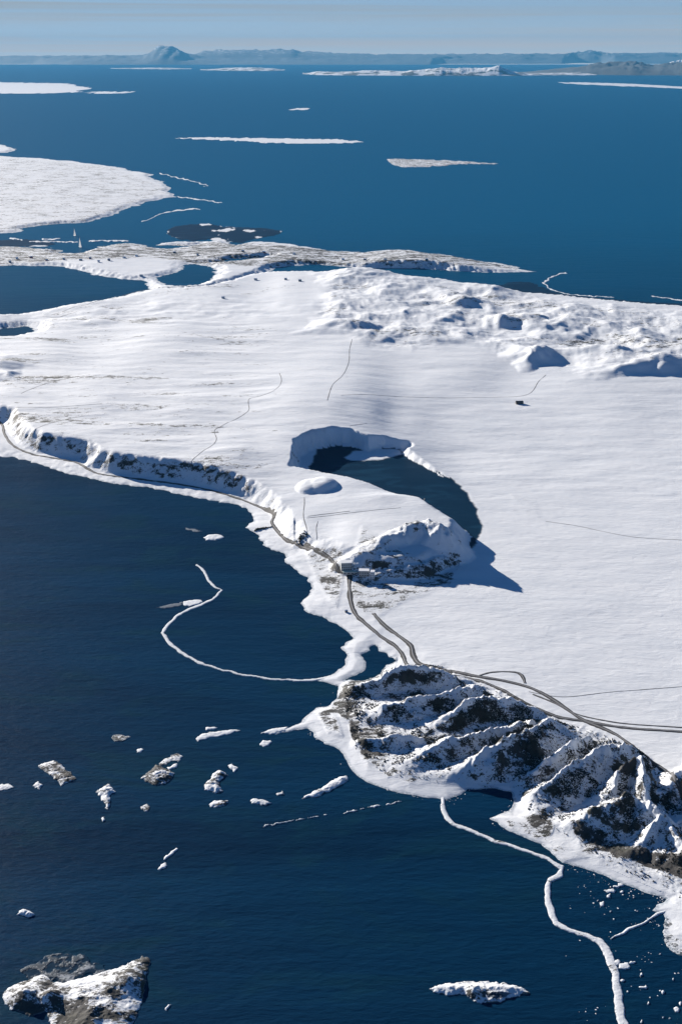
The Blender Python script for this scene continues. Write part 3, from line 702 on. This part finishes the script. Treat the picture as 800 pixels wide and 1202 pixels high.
islet('shoal', 'dark narrow shoal beside the harbour flats', 'shoal', [(-60,281),(0,281.5),(30,281),(60,283),(64,287),(56,289.5),(0,289),(-60,289)], 1.0, 0, seed=725, icev=lambda X, Y, d: 1-sstep(.28, .40, fbm(X*.8, Y*.35, 260, 5, 83)))
for i, (lb, a) in enumerate([('thin arc of ice off the tip of the left peninsula', [(186,203,.5),(200,207,.6),(214,210,.6),(232,214,.6),(245,218,.5),(238,219,.4)]),
      ('faint ice line off the peninsula point', [(208,231,.5),(225,233,.6),(248,236,.6),(262,238,.5)]),
      ('bent ice line in front of the marshy shoal', [(166,260.5,.6),(178,256,.5),(192,250,.5),(205,247.5,.7),(228,245,1.0),(235,246,.5)]),
      ('curved white ice edge off the tidal flats', [(664,320,.5),(655,322,.9),(645,326,1.0),(638,332,1.0),(643,338,.8),(652,342,.6),(668,345.5,.5),(690,347.5,.6),(720,349,.5)]),
      ('thin ice edge near the right side of the flats', [(765,347.6,.4),(780,350,.6),(800,352.6,.6),(850,356,.5)])]):
    islet('ice_strip', lb, 'ice strip', band(a), 1.2, .1, seed=731+i*5)
for i, (lb, a, w_) in enumerate([('long straight breakwater beside the harbour', [(104,283.2),(120,282.6),(150,283.2)], 1), ('short breakwater left of the white sails', [(34,284),(60,283.6),(92,284.4)], 1), ('small pier at the harbour mouth', [(12,279.8),(24,281),(27,282)], 1), ('dashed pier above the harbour flats', [(50,280.6),(62,281.4),(70,280)], 1)]):
    islet('breakwater', lb, 'breakwater', band([(p[0], p[1], .8) for p in a]), 4, .15, 'breakwaters by the harbour', seed=771+i*3)
o = islet('jetty', 'short dark jetty on the snowy beach below the coast road', 'jetty', band([(298,623.5,.5),(305,622.5,.9),(312,621.2,.9),(320,619.5,.9)]), 9, 1.6, seed=781)

# ------------------------------------------------------------------ far mountains
def far_range(name, prof, depth_frac, rk, seed, struct_=True, n=260, m=26):
    """prof: (px, base_py, top_py) read from the photograph"""
    prof = np.array(prof, float); px = np.linspace(prof[0, 0], prof[-1, 0], n)
    b = np.interp(px, prof[:, 0], prof[:, 1]); t = np.interp(px, prof[:, 0], prof[:, 2])
    x, y = p2g(px, b); D = np.hypot(x, y)
    s = np.linspace(0, 1, m)
    X = np.zeros((m, n)); Y = np.zeros((m, n)); Z = np.zeros((m, n))
    bb = (601-t)/F; ang = (-sP + bb*cP)/(cP + bb*sP)          # rise per metre of y
    for j, q in enumerate(s):
        X[j] = x*(1+depth_frac*q); Y[j] = y*(1+depth_frac*q)
    yc = y*(1+depth_frac*.5)
    H = CAMH + ang*yc; H = np.maximum(H, 5)
    sh = np.sin(np.pi*s)**.9
    sc = float(D.mean())*.06
    nz = ridged(X, Y*.5, sc, 6, seed, .55)
    Z = H[None, :]*sh[:, None]*(.55+.5*nz)
    Z = Z*(H/ (Z.max(0)+1e-6))[None, :]*(.80+.34*ridged(X, Y*.5, sc*.3, 4, seed+9, .6))
    Z[0] = -3; Z[-1] = -3
    idx = np.arange(m*n).reshape(m, n); q = np.stack([idx[:-1, :-1], idx[:-1, 1:], idx[1:, 1:], idx[1:, :-1]], -1).reshape(-1, 4)
    o = link_mesh(name, np.stack([X, Y, Z], -1).reshape(-1, 3), q, M_FAR if rk > .2 else M_FARSNOW)
    return struct(o)
def farmat(name, snowline, amount):
    m, nt, bs = newmat(name)
    geo = N(nt, 'ShaderNodeNewGeometry'); pos = geo.outputs['Position']
    n1 = noise(nt, pos, .0012, 8, .65, .5)
    sp = N(nt, 'ShaderNodeSeparateXYZ'); nt.links.new(pos, sp.inputs[0])
    hh = maprange(nt, sp.outputs['Z'], 0, snowline, 0, .16)
    f = maprange(nt, mathn(nt, 'ADD', n1, hh), amount-.04, amount+.04)
    c = mixc(nt, f, (.035, .045, .05), (.78, .8, .82))
    nt.links.new(c, bs.inputs['Base Color']); bs.inputs['Roughness'].default_value = .9
    return m
M_FAR = farmat('far_mountain_rock', 2400, .725)
M_FARSNOW = farmat('far_shore_snow', 600, .50)
far_range('mountains', [(-500,74,67),(0,75,67.5),(40,75,66.5),(60,75.5,67),(85,76,67),(108,76,66),(125,76,64.5),(140,76,65.5),(155,76,67),(168,76,65),(176,76,61),(182,76,57),(189,76,53.6),(194,76,52.4),(199,76,52.8),(205,76,54.8),(212,76,58.8),(222,76,62.5),(236,76,66),(252,76,68),(265,76,67.5),(285,76,68),(310,76,66.5),(340,76,67.4),(380,76,67.5),(420,76,68),(455,76,68),(505,76,68),(520,75,65.8),(535,75,65.2),(548,75,67.3),(570,75,67),(600,75,65.5),(612,75,63.5),(640,75,65),(660,75,63.5),(675,74,61.5),(690,74,59.2),(705,74,60.8),(720,75,63.5),(750,75,62.5),(775,75,63),(800,75,65),(1300,75,62)], .22, .5, 801, n=900, m=40)
far_range('far_mountains', [(-500,71.5,65),(0,71.5,65.4),(130,71,65),(230,71,63.6),(240,71,59.5),(262,71,58.3),(290,71,58.6),(318,71,58.2),(330,71,57),(350,71,59.6),(400,71,62.5),(500,71,63.2),(600,71,63),(800,71,62),(1300,71,60)], .2, .5, 811, n=500, m=14)
far_range('mountains', [(610,88,86),(640,88,82),(680,88,78),(700,88,74),(740,88.5,72),(765,88.5,76),(790,88.5,73),(830,89,69),(900,89,66),(1100,89,70)], .2, .5, 821, n=300, m=30)
far_range('far_shore', [(355,87,86.6),(372,88,84),(395,88.4,84.4),(420,88.6,83),(440,88.6,82.6),(470,88.8,83.6),(492,88.8,81.8),(510,89,80.2),(525,89,79.4),(545,89,79.6),(565,89,80.2),(578,89,78.4),(586,89,77.2),(590,89,79.6),(603,89,84.2),(620,88.4,86),(655,88.4,85.6),(680,88.4,84.6),(700,88.4,86.4)], .08, .1, 831, n=400, m=20)
far_range('far_shore', [(235,82.4,82),(255,82.8,80.4),(280,83.2,79.2),(300,83.4,79.4),(320,83.2,80.2),(334,82.6,82.2)], .08, .1, 841, n=150, m=14)
far_range('far_shore', [(130,80.6,80.2),(160,81,79.4),(200,81.4,79.6),(225,81,80.6)], .06, .1, 851, n=100, m=10)
far_range('far_shore', [(725,88,87.6),(735,88,85.5),(742,88,84.6),(750,88,87)], .06, .1, 861, n=60, m=10)
far_range('far_shore', [(765,85,81),(780,84,74),(795,83.5,70),(805,83.5,71),(830,84,76),(860,85,84)], .06, .1, 871, n=120, m=16)

# ------------------------------------------------------------------ buildings
def building(label, px, py, w, d, h, rz, wallm, roofm, kind='flat', group=None, nwin=5, floors=2, cat='building', guess=10, name='building'):
    x, y, z = on(px, py, guess)
    t = empty(name, (x, y, z-1), rz); tag(t, label, cat, group)
    h0 = 0; H = h+1
    boxes('wall', [(-w/2, w/2, -d/2, d/2, 0, H)], wallm, t)
    if kind == 'flat':
        boxes('roof', [(-w/2-.4, w/2+.4, -d/2-.4, d/2+.4, H, H+.7)], roofm, t)
    else:
        e = .5; rv = [(-w/2-e,-d/2-e,H-.2),(w/2+e,-d/2-e,H-.2),(w/2+e,d/2+e,H-.2),(-w/2-e,d/2+e,H-.2),(-w/2-e,0,H+d*.38),(w/2+e,0,H+d*.38)]
        link_mesh('roof', rv, [(0,1,5,4),(2,3,4,5),(1,2,5),(3,0,4),(0,3,2,1)], roofm, t, smooth=False)
    if nwin:
        for fl in range(floors):
            z0 = 1.6 + fl*(H-1.4)/floors; z1 = z0 + min(1.9, (H-1.4)/floors*.55)
            for i in range(nwin):
                cx = -w/2 + w*(i+.5)/nwin
                boxes('window', [(cx-w/nwin*.27, cx+w/nwin*.27, -d/2-.08, -d/2+.05, z0, z1)], M_DARK, t)
    return t
building('large block at the end of the causeway road under the headland', 406, 668, 22, 15, 16, .12, M_WALL, M_SNOW, nwin=5, floors=3)
b = building('low block with a pale green roof joined to the causeway head', 411, 673, 30, 9, 4.5, .02, M_WALL, M_GREEN, nwin=4, floors=1)
building('square grey block at the foot of the headland', 427, 675, 20, 12, 11, -.05, M_WALL, M_SNOW, nwin=4, floors=2)
building('narrow light grey block, rightmost of the three blocks under the headland', 437, 678, 8, 10, 14, -.1, M_WHITEWALL, M_SNOW, nwin=2, floors=3)
building('little dark shed beside the road on the snowy causeway', 406, 718, 5, 4, 3, .3, M_STONE, M_SNOW, 'gable', nwin=1, floors=1, name='shed', cat='shed')
building('lone dark hut on the wide white plain', 609, 474, 22, 12, 5, .1, M_STONE, M_STONE, 'gable', nwin=2, floors=1, name='hut', cat='hut', guess=14)
HS = [(20,304),(37,303),(55,306),(75,305),(12,308),(95,306),(106,304),(116,308),(128,306),(146,303),(160,301),(205,297),(232,300),(285,296),(310,297),(345,299),(402,305),(428,306),(452,309),(500,308),(335,329),(262,351),(166,324),(300,329),(352,331)]
for i, (a, b_) in enumerate(HS):
    building('small snow-roofed house on the harbour isthmus' if b_ < 340 else 'small snow-roofed house on the shore below the white plateau', a, b_, 12+4*random.random(), 9, 4+3*random.random(), random.uniform(-.5, .5), random.choice([M_WALL, M_STONE, M_RED, M_WHITEWALL]), M_SNOW, 'gable',
             'houses of the harbour isthmus' if b_ < 340 else 'houses on the shore below the plateau', nwin=0, name='house', cat='house', guess=5)
for i, (a, b_, h_) in enumerate([(88,277,48), (94.5,290.5,58)]):
    x, y = map(float, p2g(a, b_, 0))
    t = empty('sailing_boat', (x, y, 0), -1.1); tag(t, ['tall narrow white sail standing farther out off the harbour', 'broad white sail close to the harbour flats'][i], 'sailing boat', 'white sailing boats off the harbour')
    hv = [(-26,0,3.2),(-18,-5,3.5),(14,-5,3.5),(28,0,5),(14,5,3.5),(-18,5,3.5),(-22,0,-.5),(-14,-3,-.8),(12,-3,-.8),(24,0,-.5),(12,3,-.8),(-14,3,-.8)]
    link_mesh('hull', hv, [(0,1,2,3,4,5),(0,6,7,1),(1,7,8,2),(2,8,9,3),(3,9,10,4),(4,10,11,5),(5,11,6,0),(6,11,10,9,8,7)], M_WHITEWALL, t, smooth=False)
    boxes('mast', [(-.6,.6,-.6,.6,3,h_+3)], M_STONE, t)
    s_ = [(-1,-.3,6),(-1,-.3,h_),(-16-9*i,-.3,7),(-1,.5,6),(-1,.5,h_),(-16-9*i,.5,7)]
    link_mesh('sail', s_, [(0,1,2),(3,5,4),(0,3,4,1),(1,4,5,2),(2,5,3,0)], M_SAIL, t, smooth=False)
    s2 = [(1,-.2,h_*.85),(24,-.2,6),(2,-.2,6),(1,.4,h_*.85),(24,.4,6),(2,.4,6)]
    link_mesh('jib', s2, [(0,1,2),(3,5,4),(0,3,4,1),(1,4,5,2),(2,5,3,0)], M_SAIL, t, smooth=False)

# ------------------------------------------------------------------ scrub on the coastal hills (uncountable)
def clumps(name, pts, sizes, label, mat):
    n = len(pts)
    base = np.array([(1,0,.1),(.3,.95,0),(-.8,.6,.1),(-.8,-.6,0),(.3,-.95,.1),(.5,.3,.9),(-.4,.35,1.05),(-.1,-.5,.85),(0,0,-.5)], float)
    fc = np.array([(0,1,5),(1,2,6),(1,6,5),(2,3,6),(3,7,6),(3,4,7),(4,0,7),(0,5,7),(5,6,7),(1,0,8),(2,1,8),(3,2,8),(4,3,8),(0,4,8)])
    V_ = base[None]*sizes[:, None, None]*(1+.35*rng.standard_normal((n, 9, 1)))
    a = rng.random(n)*6.28; c, s = np.cos(a), np.sin(a)
    x = V_[..., 0]*c[:, None]-V_[..., 1]*s[:, None]; y = V_[..., 0]*s[:, None]+V_[..., 1]*c[:, None]
    V_ = np.stack([x, y, V_[..., 2]*.9], -1) + pts[:, None, :]
    Fc = (fc[None]+np.arange(n)[:, None, None]*9).reshape(-1, 3)
    o = link_mesh(name, V_.reshape(-1, 3), Fc, mat, smooth=False); o['kind'] = 'stuff'; o['label'] = label; o['category'] = 'scrub'; return o
fx_ = (gfz.ravel() > .5) & (GZ.ravel() > 3.5)
den = (.05+sstep(.02, .34, fbm(GX, GY, 52, 4, 901)+.5*fbm(GX, GY, 16, 3, 907))).ravel()*fx_
gyv = np.gradient(GZ, axis=0)/np.gradient(GY, axis=0); gxv = np.gradient(GZ, axis=1)/np.gradient(GX, axis=1)
aspect = (-gxv*-.68 - gyv*.73).ravel()          # scrub thickened on slopes turned from the sun, to deepen their shade
den = den*np.where(aspect < -.15, 1.7, .35)*sstep(2, 9, cd_).ravel()
area = ((GY*GY+CAMH**2)/(CAMH*F)*1.1*np.hypot(GY, CAMH)/F*1.22).ravel()
den = den*area; den /= den.sum()
pick = rng.choice(len(den), 36000, p=den, replace=True)
pp = allv[pick] + np.stack([rng.uniform(-1.2, 1.2, len(pick)), rng.uniform(-1.5, 1.5, len(pick)), np.zeros(len(pick))], 1)
pp[:, 2] = terrain(pp[:, 0], pp[:, 1]) + .15
clumps('scrub', pp, rng.uniform(.4, 1.15, len(pp)), 'dark leafless scrub speckling the snowy coastal hills', M_SCRUB)
# brash ice along the lower shore (uncountable chips)
nb_ = 60000
bu = rng.uniform(360, 830, nb_); bv = rng.uniform(800, 1215, nb_)
bx_, by_ = p2g(bu, bv)
dc = -sdf(bx_, by_, LAND_M[0])
pr = np.exp(-np.maximum(dc, 0)/np.where(bu > 640, 26, 7))*.35 + .05*(bu > 660)*(bv > 1040)*sstep(.1, .5, fbm(bx_, by_, 60, 3, 951))
pr *= sstep(-.15, .35, fbm(bx_, by_, 30, 3, 953))*(dc > .5)
bk = rng.random(nb_) < pr
pbx = np.stack([bx_[bk], by_[bk], np.full(bk.sum(), .05)], 1)
ob = clumps('brash_ice', pbx, rng.uniform(.3, 1.0, len(pbx))**1.6*1.15, 'small loose chips of brash ice floating along the lower shore', M_SNOW)
ob['category'] = 'ice'
vz = np.empty(len(ob.data.vertices)*3, np.float32); ob.data.vertices.foreach_get('co', vz); vz[2::3] = vz[2::3]*.3+.08; ob.data.vertices.foreach_set('co', vz); ob.data.update()
# one bush clump by the track
x, y, z = on(353, 633, 25)
k = 40; pb = np.stack([x+rng.normal(0, 5, k), y+rng.normal(0, 7, k), np.zeros(k)], 1); pb[:, 2] = terrain(pb[:, 0], pb[:, 1])+.8
o = clumps('thicket', pb, rng.uniform(1.2, 2.8, k), 'small dark thicket where the field track meets the coast road', M_SCRUB)

# ------------------------------------------------------------------ light, sky, haze
SUN_DIR = Vector((-.62, .785, 0)).normalized(); ELEV = R(16)
sd = Vector((SUN_DIR.x*math.cos(ELEV), SUN_DIR.y*math.cos(ELEV), math.sin(ELEV)))
sl = bpy.data.lights.new('sun', 'SUN'); sl.energy = 5.0; sl.angle = R(.5); sl.color = (1, .925, .835)
so = bpy.data.objects.new('sun', sl); col.objects.link(so); so.rotation_euler = sd.to_track_quat('Z', 'Y').to_euler()
w = bpy.data.worlds.new('World'); scene.world = w; w.use_nodes = True
nt = w.node_tree; bg = nt.nodes['Background']
sky = nt.nodes.new('ShaderNodeTexSky'); sky.sky_type = 'NISHITA'; sky.sun_disc = False
sky.sun_elevation = ELEV; sky.sun_rotation = math.atan2(sd.x, sd.y)
sky.altitude = 1000; sky.air_density = .5; sky.dust_density = 0; sky.ozone_density = 2.5
tc = nt.nodes.new('ShaderNodeTexCoord')
mp = nt.nodes.new('ShaderNodeMapping'); mp.inputs['Scale'].default_value = (1.5, 1.5, 130); nt.links.new(tc.outputs['Generated'], mp.inputs['Vector'])
cn = noise(nt, mp.outputs[0], 1.6, 6, .55, .4)
sz = nt.nodes.new('ShaderNodeSeparateXYZ'); nt.links.new(tc.outputs['Generated'], sz.inputs[0])
cf = mathn(nt, 'MULTIPLY', maprange(nt, cn, .36, .66, .72, 1.0), maprange(nt, sz.outputs['Z'], .04, .16, 1.0, 0.0))
tint = nt.nodes.new('ShaderNodeMix'); tint.data_type = 'RGBA'; tint.blend_type = 'MULTIPLY'; tint.inputs[0].default_value = 1
nt.links.new(sky.outputs[0], tint.inputs[6]); tint.inputs[7].default_value = (.55, .93, 1.2, 1)
cc_ = mixc(nt, maprange(nt, sz.outputs['Z'], -.004, .036), (9.5, 7.4, 5.6), (4.1, 4.4, 4.6))
mx = mixc(nt, cf, tint.outputs[2], cc_)
nt.links.new(mx, bg.inputs['Color']); bg.inputs['Strength'].default_value = .05
# haze box
HB = 178000.0
v, f = box_vf(-HB, HB, -2900, HB, -6, 3400)
mh = bpy.data.materials.new('haze'); mh.use_nodes = True; nt = mh.node_tree; nt.nodes.clear()
out = nt.nodes.new('ShaderNodeOutputMaterial'); pv = nt.nodes.new('ShaderNodeVolumePrincipled')
pv.inputs['Color'].default_value = (.10, .37, .62, 1); pv.inputs['Density'].default_value = 5.5e-6; pv.inputs['Anisotropy'].default_value = .0
nt.links.new(pv.outputs[0], out.inputs['Volume'])
hb = link_mesh('haze', v, f, mh, smooth=False); hb['kind'] = 'stuff'; hb['label'] = 'pale blue haze over the sea'

# ------------------------------------------------------------------ camera and view
cd = bpy.data.cameras.new('camera'); cd.sensor_fit = 'VERTICAL'; cd.sensor_height = 24; cd.lens = F/1202*24
cd.clip_start = 1; cd.clip_end = 1.2e6
co = bpy.data.objects.new('camera', cd); col.objects.link(co); co.location = (0, 0, CAMH); co.rotation_euler = (math.pi/2-PITCH, 0, 0)
scene.camera = co
scene.view_settings.view_transform = 'Standard'; scene.view_settings.look = 'None'; scene.view_settings.gamma = 1
scene.view_settings.exposure = 1.0
scene.render.engine = 'CYCLES'; scene.cycles.use_denoising = True
scene.cycles.max_bounces = 5; scene.cycles.volume_bounces = 1; scene.cycles.diffuse_bounces = 3
scene.cycles.sample_clamp_indirect = 6
